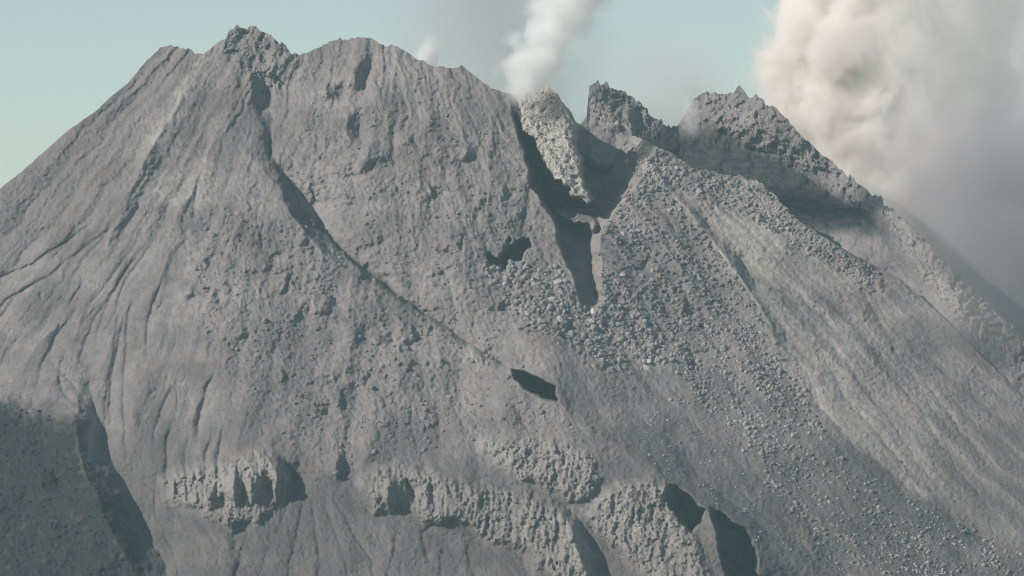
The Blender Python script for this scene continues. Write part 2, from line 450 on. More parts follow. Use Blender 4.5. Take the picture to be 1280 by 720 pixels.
# outcrops: steep crumbling cliffs that stand out of the ash
OUT = {
    'a': [(203, 598), (222, 588), (262, 582), (300, 570), (330, 562), (348, 570), (364, 592), (367, 604), (352, 630), (322, 652), (290, 660), (262, 650), (236, 636), (212, 616)],
    'b': [(446, 602), (462, 588), (500, 576), (540, 588), (600, 604), (650, 612), (690, 630), (718, 650), (742, 690), (752, 735), (690, 725), (650, 690), (610, 672), (570, 650), (536, 652), (500, 640), (466, 636)],
    'c': [(602, 548), (640, 545), (690, 552), (738, 572), (752, 596), (746, 616), (716, 624), (680, 612), (648, 590), (612, 572)],
    'd': [(736, 640), (776, 604), (810, 596), (838, 604), (850, 640), (870, 672), (890, 725), (820, 730), (770, 690), (752, 660)],
}
omask = {}
for k, (poly, amt) in {'a': (OUT['a'], 14), 'b': (OUT['b'], 16), 'c': (OUT['c'], 11), 'd': (OUT['d'], 12)}.items():
    m = A.poly(poly, 8, 0.9); omask[k] = m
    P = np.array(poly); v0, v1 = P[:, 1].min(), P[:, 1].max()
    A.d -= amt * m * smooth((V - v0 + 14) / 26) + 0.0
    # flutes down the cliff
    A.attr['pale'] = np.maximum(A.attr['pale'], 0.5 * A.poly(poly, 12, 1.6))
A.scarp([(578, 300, 306), (590, 292, 304), (620, 293, 305), (640, 298, 303)], 3.0, .8, .8)
A.scarp([(578, 318, 334), (600, 314, 336), (625, 314, 335), (640, 318, 328)], 3.0, .8, .8)
A.scarp([(566, 334, 346), (580, 342, 362), (600, 344, 368), (620, 344, 362), (636, 344, 350)], 3.0, .8, .8)
A.scarp([(612, 262, 270), (625, 264, 280), (640, 264, 276)], 3.0, .8, .8)
A.scarp([(592, 492, 498), (610, 484, 512), (625, 486, 516), (640, 490, 516)], 3.0, .8, .6)
A.scarp([(600, 532, 538), (620, 530, 540), (640, 532, 538)], 1.8, .8, .8)
A.scarp([(636, 708, 716), (655, 710, 728), (675, 716, 734), (705, 728, 750), (740, 740, 765)], 2.1, 1.2, .8)
A.pit([(832, 604), (848, 608), (866, 622), (877, 640), (870, 656), (862, 664), (852, 652), (840, 636), (833, 620)], [(828, 602), (850, 610), (878, 634)], 1.2, 1.9, 3, 0.8)
A.pit([(886, 634), (905, 643), (925, 658), (938, 676), (944, 700), (944, 745), (915, 745), (904, 700), (900, 672)], [(880, 632), (905, 644), (930, 662), (946, 690)], 1.2, 1.9, 3, 0.8)
A.gully([(735, 652), (755, 675), (768, 705)], 6, 4, 6); A.gully([(310, 652), (292, 668), (290, 700)], 5, 5, 7)
A.gully([(545, 645), (526, 672), (540, 702)], 5, 4, 6)

# rills on the ash aprons between and below the outcrops
apron = [[(372, 605), (352, 650), (330, 700), (312, 750)], [(384, 598), (376, 650), (362, 700), (355, 750)], [(394, 598), (394, 650), (398, 700), (402, 750)], [(404, 600), (414, 650), (430, 700), (440, 750)],
         [(416, 612), (436, 655), (462, 700), (475, 750)], [(300, 672), (296, 710), (290, 750)], [(560, 662), (552, 700), (548, 750)], [(585, 668), (590, 710), (600, 750)], [(505, 650), (490, 690), (480, 740)],
         [(240, 640), (262, 672), (285, 700)], [(200, 650), (215, 690), (235, 740)], [(640, 500), (655, 530), (668, 548)], [(470, 480), (468, 520), (478, 560)], [(560, 480), (572, 520), (590, 550)], [(840, 560), (880, 600), (930, 640), (985, 690)],
         [(900, 590), (950, 640), (1010, 700)], [(770, 500), (820, 540), (870, 575)]]
for k, r in enumerate(apron):
    A.gully(r, 2.6 + 0.8 * (k % 3), 2.6, 8, 0.3, 0.5)

# texture zones
rough_mid = A.poly([(230, 280), (330, 190), (400, 90), (520, 70), (640, 120), (690, 270), (725, 385), (650, 470), (760, 560), (640, 560), (480, 590), (400, 600), (340, 560), (260, 440), (210, 330)], 40)
fan = A.poly([(782, 170), (830, 232), (905, 318), (950, 380), (1010, 480), (1050, 560), (1120, 610), (1200, 640), (1300, 700), (1300, 790), (1040, 770), (960, 650), (900, 560), (850, 480), (770, 470), (700, 470), (640, 400), (600, 330), (700, 330), (735, 380), (742, 290)], 14)
band = A.poly([(740, 150), (790, 155), (850, 195), (960, 230), (1015, 285), (1110, 340), (1100, 380), (1010, 320), (940, 275), (880, 250), (820, 235), (780, 200)], 8)
crag_top = A.poly([(280, 50), (290, 20), (330, 20), (380, 65), (362, 100), (335, 130), (310, 100), (290, 90)], 10)
crag_mid = A.poly([(395, 60), (420, 40), (560, 60), (640, 110), (640, 220), (560, 260), (470, 240), (440, 120)], 25)
rub = A.poly([(600, 335), (660, 330), (735, 380), (780, 360), (830, 420), (760, 470), (690, 430), (630, 390)], 14)
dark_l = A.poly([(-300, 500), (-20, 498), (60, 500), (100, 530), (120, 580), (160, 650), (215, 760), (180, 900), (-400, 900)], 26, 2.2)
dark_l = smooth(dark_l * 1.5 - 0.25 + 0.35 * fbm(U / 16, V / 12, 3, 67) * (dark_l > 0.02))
smooth_l = A.poly([(-200, 420), (0, 330), (160, 250), (210, 300), (270, 440), (330, 560), (200, 590), (150, 560), (100, 480), (0, 480)], 25)

d_plain = A.d.copy()
omall = np.maximum.reduce(list(omask.values()))
clump = smooth(fbm(U / 42, V / 42, 3, 61) * 1.7 + 0.3)
A.d += (0.5 + 0.5 * rough_mid) * (1 - 0.75 * smooth_l) * (2.1 * fbm(Uw / 26, Vw / 26, 4, 21) + 0.9 * ridged(Uw / 13, Vw / 12, 3, 25) * clump)
leftf = smooth((330 - U) / 80); rightf = smooth((U - 900) / 120)
A.d += 1.5 * ridged(flow * 30, V / 140, 3, 27) * (1 - 0.6 * smooth_l) * (1 - 0.8 * leftf) * (1 - 0.5 * rightf)
rl = smooth((ridged(flow * 55 + 0.8 * fbm(U / 50, V / 50, 2, 29), V / 110, 2, 28) - 0.52) / 0.22) * smooth(fbm(U / 60, V / 60, 2, 30) * 1.5 + 0.3)
A.d += rl * (0.6 + 3.4 * smooth_l) * (1 - 0.7 * rightf)
A.d += 0.9 * fbm(flow * 120, V / 70, 3, 33) * (0.35 + 0.65 * smooth_l)
f, e, r = facets(Uw / 10, Vw / 9, 300, 2.0, 1.0); lumps = smooth((r - 0.62) / 0.1) * clump
A.d -= rough_mid * lumps * 2.4 * (0.6 + f)
fan = fan * (0.15 + 0.85 * smooth(fbm((U - 450) / (V + 200) * 24, V / 130, 3, 63) * 1.8 + 0.35))
f, e, r = facets(Uw / 4.6, Vw / 4.2, 310, 1.9, 1.5)
A.d -= (fan * 1.9 + band * 2.2 + rub * 1.6 + rough_mid * 0.55 * clump) * (f + 0.25)
f, e, r = facets(Uw / 8.5, Vw / 7, 312, 1.9, 1.5)
A.d -= fan * smooth((420 - V) / 160) * 3.0 * smooth((r - .45) / .1) * f
f, e, r = facets(Uw / 3.0, Vw / 3.2, 315, 1.9, 1.5)
A.d -= (0.35 + 0.65 * rough_mid + 0.4 * omall) * (1 - 0.7 * smooth_l) * 1.15 * f
f, e, r = facets(Uw / 9 + 0.4 * pnoise(U / 12, V / 12, 322), Vw / 17, 323, 2.0, 1.5)
A.d -= crag_top * 5.0 * f
f, e, r = facets(Uw / 11, Vw / 9, 320, 1.7, 1.2)
A.d -= (rub * 2.6 + band * 2.6 + dome * 2.6 + crag_top * 1.0 + crag_mid * 1.0 + rough_mid * 0.8 * clump) * f
f, e, r = facets(Uw / 3.6, Vw / 6.0, 330, 1.8, 1.3)
A.d -= (omall * 0.9 + dome * 2.2 + crag_top * 2.0 + crag_mid * .7) * f
Uc = U + 0.35 * (Uw - U)
f, e, r = facets(Uc / 8 + 0.15 * V / 30, V / 26, 340, 2.0, 1.7); A.d -= omall * 2.9 * f          # broken columns
f, e, r = facets(Uc / 4.2, V / 11, 345, 2.0, 1.6); A.d -= omall * 1.7 * f
A.d += (1.1 + 0.6 * rough_mid + 0.5 * omall) * (1 - 0.8 * smooth_l) * fbm(U / 6, V / 5.5, 3, 351, 0.65)
A.d += dark_l * (6.0 * fbm(U / 30, V / 22, 4, 51) + 1.5 * fbm(U / 6, V / 6, 2, 52))
A.d += 0.5 * fbm(U / 4.5, V / 4.5, 2, 71)

soften = 0.62 + 0.38 * omall + 0.25 * dome + 0.2 * crag_top + 0.1 * rub          # ash dust rounds the relief off
A.d = d_plain + soften * (A.d - d_plain)

f, e, r = facets(Uw / 3.2, Vw / 3.0, 318, 1.9, 1.5)
grit = (0.35 + 0.65 * smooth(fbm(U / 30, V / 30, 3, 97) * 1.5 + .4)) * (1 - 0.65 * smooth_l)
A.d -= 0.75 * grit * f + 0.5 * grit * fbm(U / 5, V / 5, 2, 98)

# colour of the ground, with some shade painted in
A.attr['dark'] = np.maximum(A.attr['dark'], 1.25 * smooth(0.25 * dark_l + 0.85 * A.poly([(-300, 520), (-20, 512), (60, 520), (92, 540), (115, 590), (155, 655), (212, 760), (180, 900), (-400, 900)], 42, 1.6)))  # dark scrub slope, with the cloud shadow over it painted into the colour
A.attr['dark'] = np.maximum(A.attr['dark'], 0.25 * smooth(fbm(U / 120, V / 90, 3, 81) * 1.4) )
pale = A.attr['pale']
def paint(key, pts, amt, soft=14):
    A.attr[key] = np.maximum(A.attr[key], amt * A.poly(pts, soft, 1.6))
def streak(key, pts, amt, w):
    S_, T_ = A.line(pts, 4 * w + 10, 0.8)
    A.attr[key] = np.maximum(A.attr[key], amt * np.exp(-(S_ / w) ** 2) * smooth(T_ / .15) * smooth((1 - T_) / .15))
streak('dark', [(335, 150), (342, 205), (372, 248), (392, 280), (436, 322), (512, 380), (560, 412)], 0.75, 3.2)  # shade of the long gully, painted in as a dark line
streak('dark', [(330, 200), (360, 240), (385, 285), (392, 300)], 0.5, 9)  # shade of its right-facing bank, painted in wider
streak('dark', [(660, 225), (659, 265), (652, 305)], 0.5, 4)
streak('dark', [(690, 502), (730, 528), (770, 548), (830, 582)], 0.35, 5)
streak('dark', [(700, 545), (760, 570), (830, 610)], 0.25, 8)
paint('pale', [(250, 66), (262, 70), (215, 150), (190, 185), (175, 180)], 0.75, 8)
paint('pale', [(205, 215), (265, 200), (262, 250), (225, 262), (195, 245)], 0.6, 14)
paint('pale', [(20, 340), (170, 275), (190, 290), (60, 420), (-20, 440)], 0.22, 26)
paint('pale', [(280, 350), (340, 340), (350, 400), (300, 420)], 0.25, 20)
paint('pale', [(560, 430), (610, 420), (600, 460), (550, 470), (470, 450), (480, 430)], 0.25, 14)
paint('pale', [(800, 180), (830, 230), (1000, 290), (960, 360), (1050, 480), (1180, 620), (1140, 620), (1020, 520), (950, 400), (880, 300), (820, 240)], 0.6, 14)
paint('pale', [(1020, 440), (1120, 470), (1200, 600), (1280, 660), (1280, 690), (1150, 610)], 0.42, 22)
paint('pale', [(640, 110), (695, 100), (716, 150), (732, 210), (735, 255), (690, 222), (655, 160)], 1.0, 7)
paint('pale', [(780, 165), (840, 195), (838, 225), (790, 200)], 0.6, 8)
paint('pale', [(870, 214), (960, 232), (1008, 285), (960, 270), (880, 240)], 0.5, 8)
paint('pale', [(720, 640), (742, 690), (690, 690), (690, 660)], 0.7, 14)
paint('pale', [(770, 640), (815, 640), (810, 672), (775, 672)], 0.75, 12)
paint('pale', [(100, 520), (115, 515), (130, 590), (120, 590)], 0.45, 6)
paint('rust', [(655, 145), (678, 175), (692, 215), (684, 210), (668, 182), (650, 155)], 0.6, 6)
paint('rust', [(880, 270), (915, 290), (950, 350), (925, 330), (890, 300)], 0.35, 10)
A.attr['dark'] = np.maximum(A.attr['dark'], 0.30 * rough_mid * clump * smooth(fbm(U / 18, V / 18, 3, 93) * 1.6 + .2))
A.attr['rust'] = np.maximum(A.attr['rust'], 0.16 * smooth(fbm(U / 80, V / 60, 4, 95, 0.6) * 1.8))
strk = smooth(fbm(flow * 26, V / 300, 4, 87, 0.6) * 1.3 + 0.1)
A.attr['pale'] = np.maximum(A.attr['pale'], 0.4 * strk * A.poly([(880, 260), (1000, 290), (1120, 360), (1300, 560), (1300, 690), (1150, 630), (1010, 500), (940, 380)], 30, 1.5))
A.attr['pale'] = np.maximum(A.attr['pale'], 0.16 * smooth(fbm(U / 70, V / 55, 4, 89, 0.6) * 1.6))
A.attr['pale'] *= (1 - dark_l)
A.attr['dark'] = np.maximum(A.attr['dark'], 0.26 * A.poly([(-80, 300), (190, 60), (245, 70), (190, 170), (150, 250), (0, 330), (-80, 400)], 25, 2.0))
A.attr['dark'] = np.maximum(A.attr['dark'], 0.58 * smooth((V - 440 + 50 * fbm(U / 90, V / 90, 3, 83)) / 200) * (1 - A.attr['pale']))     # darker towards the lower slope

# ---------------------------------------------------------------- the crater rim and the far peak behind the breach
SIL_B = [(560, 300), (690, 240), (715, 170), (733, 145), (737, 106), (745, 102), (752, 103), (760, 106), (775, 112), (790, 122), (805, 133), (815, 143), (828, 152),
         (838, 159), (846, 158), (852, 150), (858, 140), (868, 122), (880, 117), (905, 117), (917, 116), (923, 108), (930, 115), (938, 122), (945, 120), (955, 128),
         (968, 134), (980, 144), (990, 155), (1000, 167), (1015, 183), (1027, 195), (1045, 207), (1060, 218), (1075, 232), (1090, 244), (1100, 246), (1110, 256),
         (1125, 272), (1140, 284), (1155, 300), (1170, 314), (1185, 330), (1200, 346), (1215, 362), (1240, 384), (1260, 402), (1280, 424), (1350, 490), (1800, 820)]
usb = columns(690, 1320, 1.3)
usb = usb[usb > 560]
B = Face(usb, skyline(usb, SIL_B, [(735, 845, 2.6, 6), (865, 1110, 1.8, 9), (1085, 1300, 2.6, 8)]), 640.0, 330)
U, V, Uw, Vw = B.U, B.V, B.Uw, B.Vw
B.d += -(V - 360) * 1.30 + 0.22 * np.maximum(0, U - 700) - 0.05 * np.maximum(0, U - 1000)
gap = np.interp(U, [600, 740, 850, 1000, 1100, 1200, 1300, 1800], [190, 190, 230, 120, 45, 8, 2, 2])
B.d += gap * smooth((470 - V) / 160) + 4
B.d += 8 * fbm(U / 120, V / 120, 3, 205)
B.d += 300 * smooth((V - np.interp(U, *np.array(SIL, np.float32).T) - 30) / 70)         # well behind the front face where that hides it
B.crest([(745, 102), (760, 140), (782, 170)], 16, 24, 18)
B.crest([(922, 110), (948, 150), (990, 190), (1050, 230)], 14, 40, 30)
B.scarp([(80, 800, 830), (140, 805, 850), (160, 800, 880), (190, 800, 940), (215, 830, 990), (240, 895, 1040), (265, 945, 1075), (290, 985, 1105), (320, 1035, 1135), (390, 1120, 1190)], 1.1, 1.2, 2.2, 1.0, 1.0)
B.scarp([(122, 782, 786), (140, 783, 796), (165, 786, 800), (185, 786, 796)], 1.7, 1.2, 1.2)
B.scarp([(290, 1150, 1160), (330, 1170, 1200), (370, 1195, 1235), (420, 1240, 1280)], 1.3, 1.2, 1.2)
B.crest([(1090, 246), (1140, 292), (1190, 345), (1260, 410), (1330, 480)], 12, 30, 20)
B.gully([(1000, 280), (1060, 322), (1130, 355), (1200, 420)], 16, 14, 22)
for r in ([(880, 130), (905, 175)], [(905, 120), (940, 180)], [(955, 135), (1000, 200)], [(985, 160), (1040, 230)]):
    B.crest(r, 6, 14, 8, 0.3)
B.d += 2.4 * fbm(Uw / 24, Vw / 24, 4, 221)
blk = np.maximum(B.poly([(735, 95), (770, 100), (845, 160), (830, 170), (790, 175), (745, 160)], 10), 0) * 1.2 + B.poly([(860, 105), (930, 100), (1010, 165), (1110, 260), (1080, 270), (960, 190), (880, 150)], 12)
blk = blk + B.poly([(1085, 240), (1130, 265), (1200, 340), (1290, 420), (1290, 470), (1200, 400), (1140, 330)], 10) * 1.1
f, e, r = facets(Uw / 9, Vw / 8, 420, 1.8, 1.3); B.d -= (1.2 + 2.8 * blk) * f
f, e, r = facets(Uw / 5, Vw / 5, 430, 1.8, 1.3); B.d -= (0.8 + 1.6 * blk) * f
def paint_b(key, pts, amt, soft=10): B.attr[key] = np.maximum(B.attr[key], amt * B.poly(pts, soft, 1.4))
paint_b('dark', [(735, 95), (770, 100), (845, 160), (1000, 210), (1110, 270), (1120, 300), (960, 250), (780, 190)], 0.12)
paint_b('dark', [(790, 165), (880, 160), (960, 195), (1080, 255), (1120, 300), (1000, 280), (880, 240), (790, 200)], 1.0, 12)  # dark old crater wall, the band's shade put into its colour too
paint_b('pale', [(752, 148), (772, 158), (786, 160), (784, 166), (765, 163)], 0.9, 4)
paint_b('pale', [(1140, 330), (1180, 350), (1290, 425), (1290, 450), (1200, 400)], 0.5, 10)
paint_b('pale', [(1090, 246), (1120, 265), (1150, 310), (1120, 290)], 0.35, 8)

# ---------------------------------------------------------------- turn the faces into meshes
def assemble(face, down=True):
    """points and quads of a face: a back slope behind its skyline on top, the lower slopes carried on below"""
    U, V = face.U, face.V
    rows, cols = U.shape
    y = Y0 + PX * face.d
    P = to_world(U, V, y)
    back = []
    for sft in (900, 420, 180, 70, 24, 7):
        q = P[0].copy(); q[:, 1] += sft; q[:, 2] -= 0.75 * sft
        back.append(q)
    parts = [np.array(back), P]
    n_back = len(back)
    if down:
        low = []
        last = P[-1].astype(np.float64)
        for k, dy in enumerate((8, 22, 50, 100, 180, 300, 480, 720, 1000)):
            q = last.copy(); sm = np.interp(dy, [0, 1000], [0, 1])
            yy = (1 - sm) * last[:, 1] + sm * np.mean(last[:, 1])
            q[:, 1] = yy - dy; q[:, 2] = np.interp(dy, [0, 300, 1000], [0, -215, -560]) + (1 - sm) * last[:, 2] + sm * np.mean(last[:, 2])
            low.append(q)
        parts.append(np.array(low))
    G = np.concatenate(parts, 0)
    R = G.shape[0]
    att = {}
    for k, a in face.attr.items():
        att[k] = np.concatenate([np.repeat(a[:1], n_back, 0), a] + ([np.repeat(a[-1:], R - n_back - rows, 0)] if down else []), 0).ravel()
    idx = np.arange(R * cols).reshape(R, cols)
    quads = np.stack([idx[:-1, :-1], idx[1:, :-1], idx[1:, 1:], idx[:-1, 1:]], -1)
    cu = np.zeros((R - 1, cols - 1)); cv = np.zeros((R - 1, cols - 1))
    Ux = np.concatenate([np.repeat(U[:1], n_back, 0), U] + ([np.repeat(U[-1:], R - n_back - rows, 0)] if down else []), 0)
    Vx = np.concatenate([np.repeat(V[:1], n_back, 0) - 1, V] + ([np.repeat(V[-1:], R - n_back - rows, 0) + 50] if down else []), 0)
    cu = Ux[:-1, :-1]; cv = Vx[:-1, :-1]
    return G.reshape(-1, 3), quads, att, cu, cv, n_back

def inside(poly, u, v):
    ins = np.zeros(u.shape, bool); n = len(poly)
    for i in range(n):
        ax, ay = poly[i]; bx, by = poly[(i + 1) % n]
        ins ^= ((ay > v) != (by > v)) & (u < (bx - ax) * (v - ay) / (by - ay + 1e-9) + ax)
    return ins

P, Q, att, cu, cv, nb = assemble(A)
DOME = [(641, 90), (692, 88), (708, 128), (717, 150), (722, 186), (731, 205), (729, 222), (736, 250), (729, 257), (716, 244), (704, 227), (692, 223), (683, 205), (675, 194), (667, 177), (655, 162), (640, 140)]
CRAG = [(283, 20), (380, 20), (374, 70), (360, 90), (345, 112), (336, 140), (322, 120), (310, 96), (290, 82), (283, 60)]
own = np.zeros(cu.shape, int)
wob_u = cu + 3 * pnoise(cu / 9, cv / 9, 3); wob_v = cv + 3 * pnoise(cu / 9, cv / 9, 4)
things = [('lava_dome', DOME, 'pale crumbling lava dome standing in the dark breach under white steam', 'lava dome'),
          ('summit_crag', CRAG, 'jagged rocky crag that forms the highest summit of the mountain', 'crag'),
          ('rock_outcrop', OUT['a'], 'lens-shaped rock outcrop with three deep shaded clefts above bare ash', 'outcrop'),
          ('rock_outcrop', OUT['b'], 'long pale fluted cliff with a yellowish crumbling lower end', 'outcrop'),
          ('rock_outcrop', OUT['c'], 'small fluted rock band on the ash shoulder above the long pale cliff', 'outcrop'),
          ('rock_outcrop', OUT['d'], 'yellowish knobbly outcrop beside the two rounded shadows of the ravine', 'outcrop')]
for k, (nm, poly, lab, cat) in enumerate(things):
    own[inside(poly, wob_u, wob_v) & (own == 0)] = k + 1
own[:nb] = 0
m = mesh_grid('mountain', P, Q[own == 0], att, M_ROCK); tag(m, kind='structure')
for k, (nm, poly, lab, cat) in enumerate(things):
    if (own == k + 1).any():
        tag(mesh_grid(nm, P, Q[own == k + 1], att, M_ROCK), lab, cat, 'rock outcrops low on the slope' if nm == 'rock_outcrop' else None)
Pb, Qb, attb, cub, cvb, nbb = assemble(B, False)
ownb = (inside([(733, 80), (775, 80), (846, 150), (852, 168), (800, 172), (780, 176), (733, 178)], cub, cvb)).astype(int)
ownb[:nbb] = 0
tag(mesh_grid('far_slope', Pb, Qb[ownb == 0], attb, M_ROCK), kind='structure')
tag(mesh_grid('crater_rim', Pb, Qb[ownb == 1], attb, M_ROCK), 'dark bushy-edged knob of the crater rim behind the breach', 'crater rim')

# ground far below, out to the horizon
gx = np.concatenate([np.linspace(-14000, -3000, 12), np.linspace(-2500, 2500, 21), np.linspace(3000, 14000, 12)])
gy = np.concatenate([np.linspace(-3000, 2500, 12), np.linspace(2700, 6500, 20), np.linspace(7000, 22000, 14)])
GX, GY = np.meshgrid(gx, gy)
GZ = -830 + 60 * fbm(GX / 1500, GY / 1500, 3, 600) - 60
gi = np.arange(GX.size).reshape(GX.shape)
M_GROUND = rock_material('dark_scrubland', (0.07, 0.08, 0.05), (0.10, 0.095, 0.07), None, None, None, 0.0, False)
tag(mesh_grid('ground', np.stack([GX, GY, GZ], -1).reshape(-1, 3), np.stack([gi[:-1, :-1], gi[:-1, 1:], gi[1:, 1:], gi[1:, :-1]], -1).reshape(-1, 4), {}, M_GROUND), kind='structure')

# ---------------------------------------------------------------- boulders
RG = np.random.default_rng(11)
def pick(poly, count, clumped=0.0, streak=False):
    P_ = np.array(poly); out = []
    while len(out) < count:
        u = RG.uniform(P_[:, 0].min(), P_[:, 0].max(), 4000); v = RG.uniform(P_[:, 1].min(), P_[:, 1].max(), 4000)
        k = inside(poly, u, v)
        if streak: k &= RG.random(4000) < 0.28 + 1.0 * smooth(fbm((u - 450) / (v + 200) * 24, v / 130, 3, 63) * 1.6 + 0.4)
        k &= RG.random(4000) < (1 - clumped) + clumped * 2.0 * smooth(fbm(u / 30, v / 30, 3, 61) * 1.5 + 0.3)
        out += list(zip(u[k], v[k]))
    return np.array(out[:count])

ICO = []
for sub, cnt in ((1, 6), (2, 10)):
    import bmesh
    for k in range(cnt):
        bm = bmesh.new(); bmesh.ops.create_icosphere(bm, subdivisions=sub, radius=1.0)
        co = np.array([v.co for v in bm.verts])
        for c in range(13 if sub > 1 else 5):           # chop flats off it, as broken lava has
            nrm = RG.normal(size=3); nrm /= np.linalg.norm(nrm); h = RG.uniform(0.38, 0.72)
            t = co @ nrm - h
            co -= np.outer(np.maximum(t, 0), nrm)
        co *= RG.uniform(0.8, 1.2, 3) * np.array([1.0, 0.9, 0.85])
        tri = np.array([[v.index for v in f.verts] for f in bm.faces]); bm.free()
        ICO.append((sub, co, tri))
SMALL = [(c, t) for s_, c, t in ICO if s_ == 1]
BIG = []
for k, (s_, c, t) in enumerate([x for x in ICO if x[0] == 2]):
    me = bpy.data.meshes.new('boulder'); me.from_pydata(c.tolist(), [], t.tolist()); me.update(); me.materials.append(M_BOULDER); BIG.append(me)

def rot(n):
    q = RG.normal(size=(n, 4)); q /= np.linalg.norm(q, axis=1)[:, None]; w, x, y, z = q.T
    return np.stack([np.stack([1 - 2 * (y * y + z * z), 2 * (x * y - z * w), 2 * (x * z + y * w)], -1),
                     np.stack([2 * (x * y + z * w), 1 - 2 * (x * x + z * z), 2 * (y * z - x * w)], -1),
                     np.stack([2 * (x * z - y * w), 2 * (y * z + x * w), 1 - 2 * (x * x + y * y)], -1)], 1)

def rubble(face, poly, count, rmin, rmax, clumped=0.0, big=0,  label=None, group=None, pw=2.6, streak=False, mat=None, name='rubble'):
    """loose rock lying on a face: the largest `big` are boulders of their own, the rest one mass"""
    uv = pick(poly, count, clumped, streak)
    r = rmin + (rmax - rmin) * RG.random(count) ** pw
    order = np.argsort(-r); uv = uv[order]; r = r[order]
    pos = to_world(uv[:, 0], uv[:, 1], face.sample(uv[:, 0], uv[:, 1])); rad = r * PX
    pos[:, 1] += rad * 0.35; pos[:, 2] -= 0.0
    for k in range(big):
        o = bpy.data.objects.new('boulder', BIG[int(RG.integers(len(BIG)))]); COL.objects.link(o)
        o.location = pos[k]; o.scale = (rad[k],) * 3; o.rotation_euler = tuple(RG.uniform(0, 6.28, 3))
        tag(o, label, 'boulder', group)
    n = count - big
    if n <= 0: return
    pos = pos[big:]; rad = rad[big:]; R_ = rot(n)
    var = RG.integers(len(SMALL), size=n)
    vs, ts, base = [], [], 0
    for k, (c, t) in enumerate(SMALL):
        m_ = var == k
        if not m_.any(): continue
        X = np.einsum('nij,vj->nvi', R_[m_], c) * rad[m_][:, None, None] + pos[m_][:, None, :]
        nn = X.shape[0]
        vs.append(X.reshape(-1, 3)); ts.append((t[None] + (np.arange(nn) * len(c))[:, None, None] + base).reshape(-1, 3)); base += nn * len(c)
    vs = np.concatenate(vs); ts = np.concatenate(ts).astype(np.int32)
    me = bpy.data.meshes.new(name)
    me.vertices.add(len(vs)); me.vertices.foreach_set('co', vs.astype(np.float32).ravel())
    me.loops.add(ts.size); me.loops.foreach_set('vertex_index', ts.ravel())
    me.polygons.add(len(ts)); me.polygons.foreach_set('loop_start', np.arange(0, ts.size, 3, dtype=np.int32))
    me.update(calc_edges=True); me.materials.append(mat or M_BOULDER)
    o = bpy.data.objects.new(name, me); COL.objects.link(o); tag(o, kind='stuff')

FAN = [(782, 172), (830, 232), (900, 318), (945, 382), (1005, 480), (1045, 560), (1115, 612), (1190, 645), (1300, 705), (1300, 770), (1090, 770), (1010, 660), (940, 590), (890, 520), (850, 470), (800, 440), (752, 380), (750, 290)]
FAN_UP = [(782, 172), (830, 232), (900, 318), (945, 382), (850, 420), (752, 380), (750, 290)]
FAN_MID = [(945, 382), (1005, 480), (1030, 540), (930, 580), (890, 520), (850, 470), (800, 440), (752, 380), (850, 410)]
FAN_LOW = [(1030, 540), (1045, 560), (1115, 612), (1190, 645), (1300, 705), (1300, 770), (1090, 770), (1010, 660), (930, 580)]
rubble(A, FAN_UP, 2900, 0.8, 6.2, 0.2, 46, 'angular grey boulder high on the fan between the breach and the cut channel', 'boulders high on the fan', 3.4, True)
rubble(A, FAN_MID, 3000, 0.9, 5.4, 0.2, 30, 'angular grey boulder in the narrow waist of the boulder fan beside the pale streaks', 'boulders on the waist of the fan', 4.2, True)
rubble(A, FAN_LOW, 2800, 0.9, 5.0, 0.2, 24, 'angular grey boulder on the foot of the boulder fan', 'boulders at the foot of the fan', 4.2, True)
rubble(A, [(600, 340), (640, 332), (700, 335), (728, 380), (760, 375), (820, 410), (850, 450), (780, 470), (720, 440), (650, 400)], 900, 1.1, 8.0, 0.3, 60, 'large block in the rubble heap at the foot of the dark breach', 'blocks at the foot of the breach', 2.6)
rubble(A, [(648, 124), (690, 112), (704, 140), (714, 160), (720, 195), (727, 222), (704, 222), (692, 218), (680, 194), (664, 165)], 700, 1.0, 3.2, 0, 24, 'pale block on the crumbling face of the lava dome', 'blocks on the lava dome')
rubble(A, [(700, 268), (724, 266), (746, 284), (742, 294), (724, 288)], 70, 1.0, 3.0, 0, 8, 'pale block on the sunlit rock tongue inside the dark breach', 'blocks on the tongue', 1.5)
rubble(A, [(775, 172), (850, 205), (960, 238), (1010, 288), (1100, 340), (1090, 360), (1010, 315), (930, 270), (860, 240), (800, 215)], 1500, 1.0, 5.0, 0.2, 50, 'blocky rock on the broken ledge below the shaded far peak', 'blocks along the broken ledge', 2.8)
rubble(A, [(790, 480), (860, 500), (940, 600), (1010, 690), (960, 700), (880, 620), (800, 570), (720, 520)], 420, 0.7, 3.6, 0.5, 30, 'single stone on the smooth grey ash beside the lower ravine', 'stones on the lower ash', 4.0)
rubble(A, [(240, 290), (340, 250), (520, 390), (630, 450), (720, 540), (560, 560), (430, 600), (340, 540), (250, 420)], 1500, 0.8, 2.4, 0.9, 20, 'small rough stone on the clumpy ash slope below the long gully', 'stones on the clumpy slope', 3.0)
M_ASHY = rock_material('ash_covered_rock', (0.258, 0.231, 0.220), (0.172, 0.156, 0.149), None, None, None, 1.0, False)
rubble(A, [(240, 290), (340, 230), (520, 390), (630, 430), (720, 540), (560, 560), (430, 600), (340, 540), (250, 420)], 1000, 1.0, 6.5, 1.0, pw=4.0, mat=M_ASHY)
rubble(A, [(410, 130), (620, 150), (690, 290), (600, 340), (640, 420), (560, 420), (440, 300)], 650, 1.0, 5.5, 1.0, pw=4.0, mat=M_ASHY)
rubble(A, [(380, 90), (470, 70), (610, 120), (650, 220), (690, 290), (610, 330), (500, 340), (400, 240)], 1000, 0.8, 2.2, 0.8)
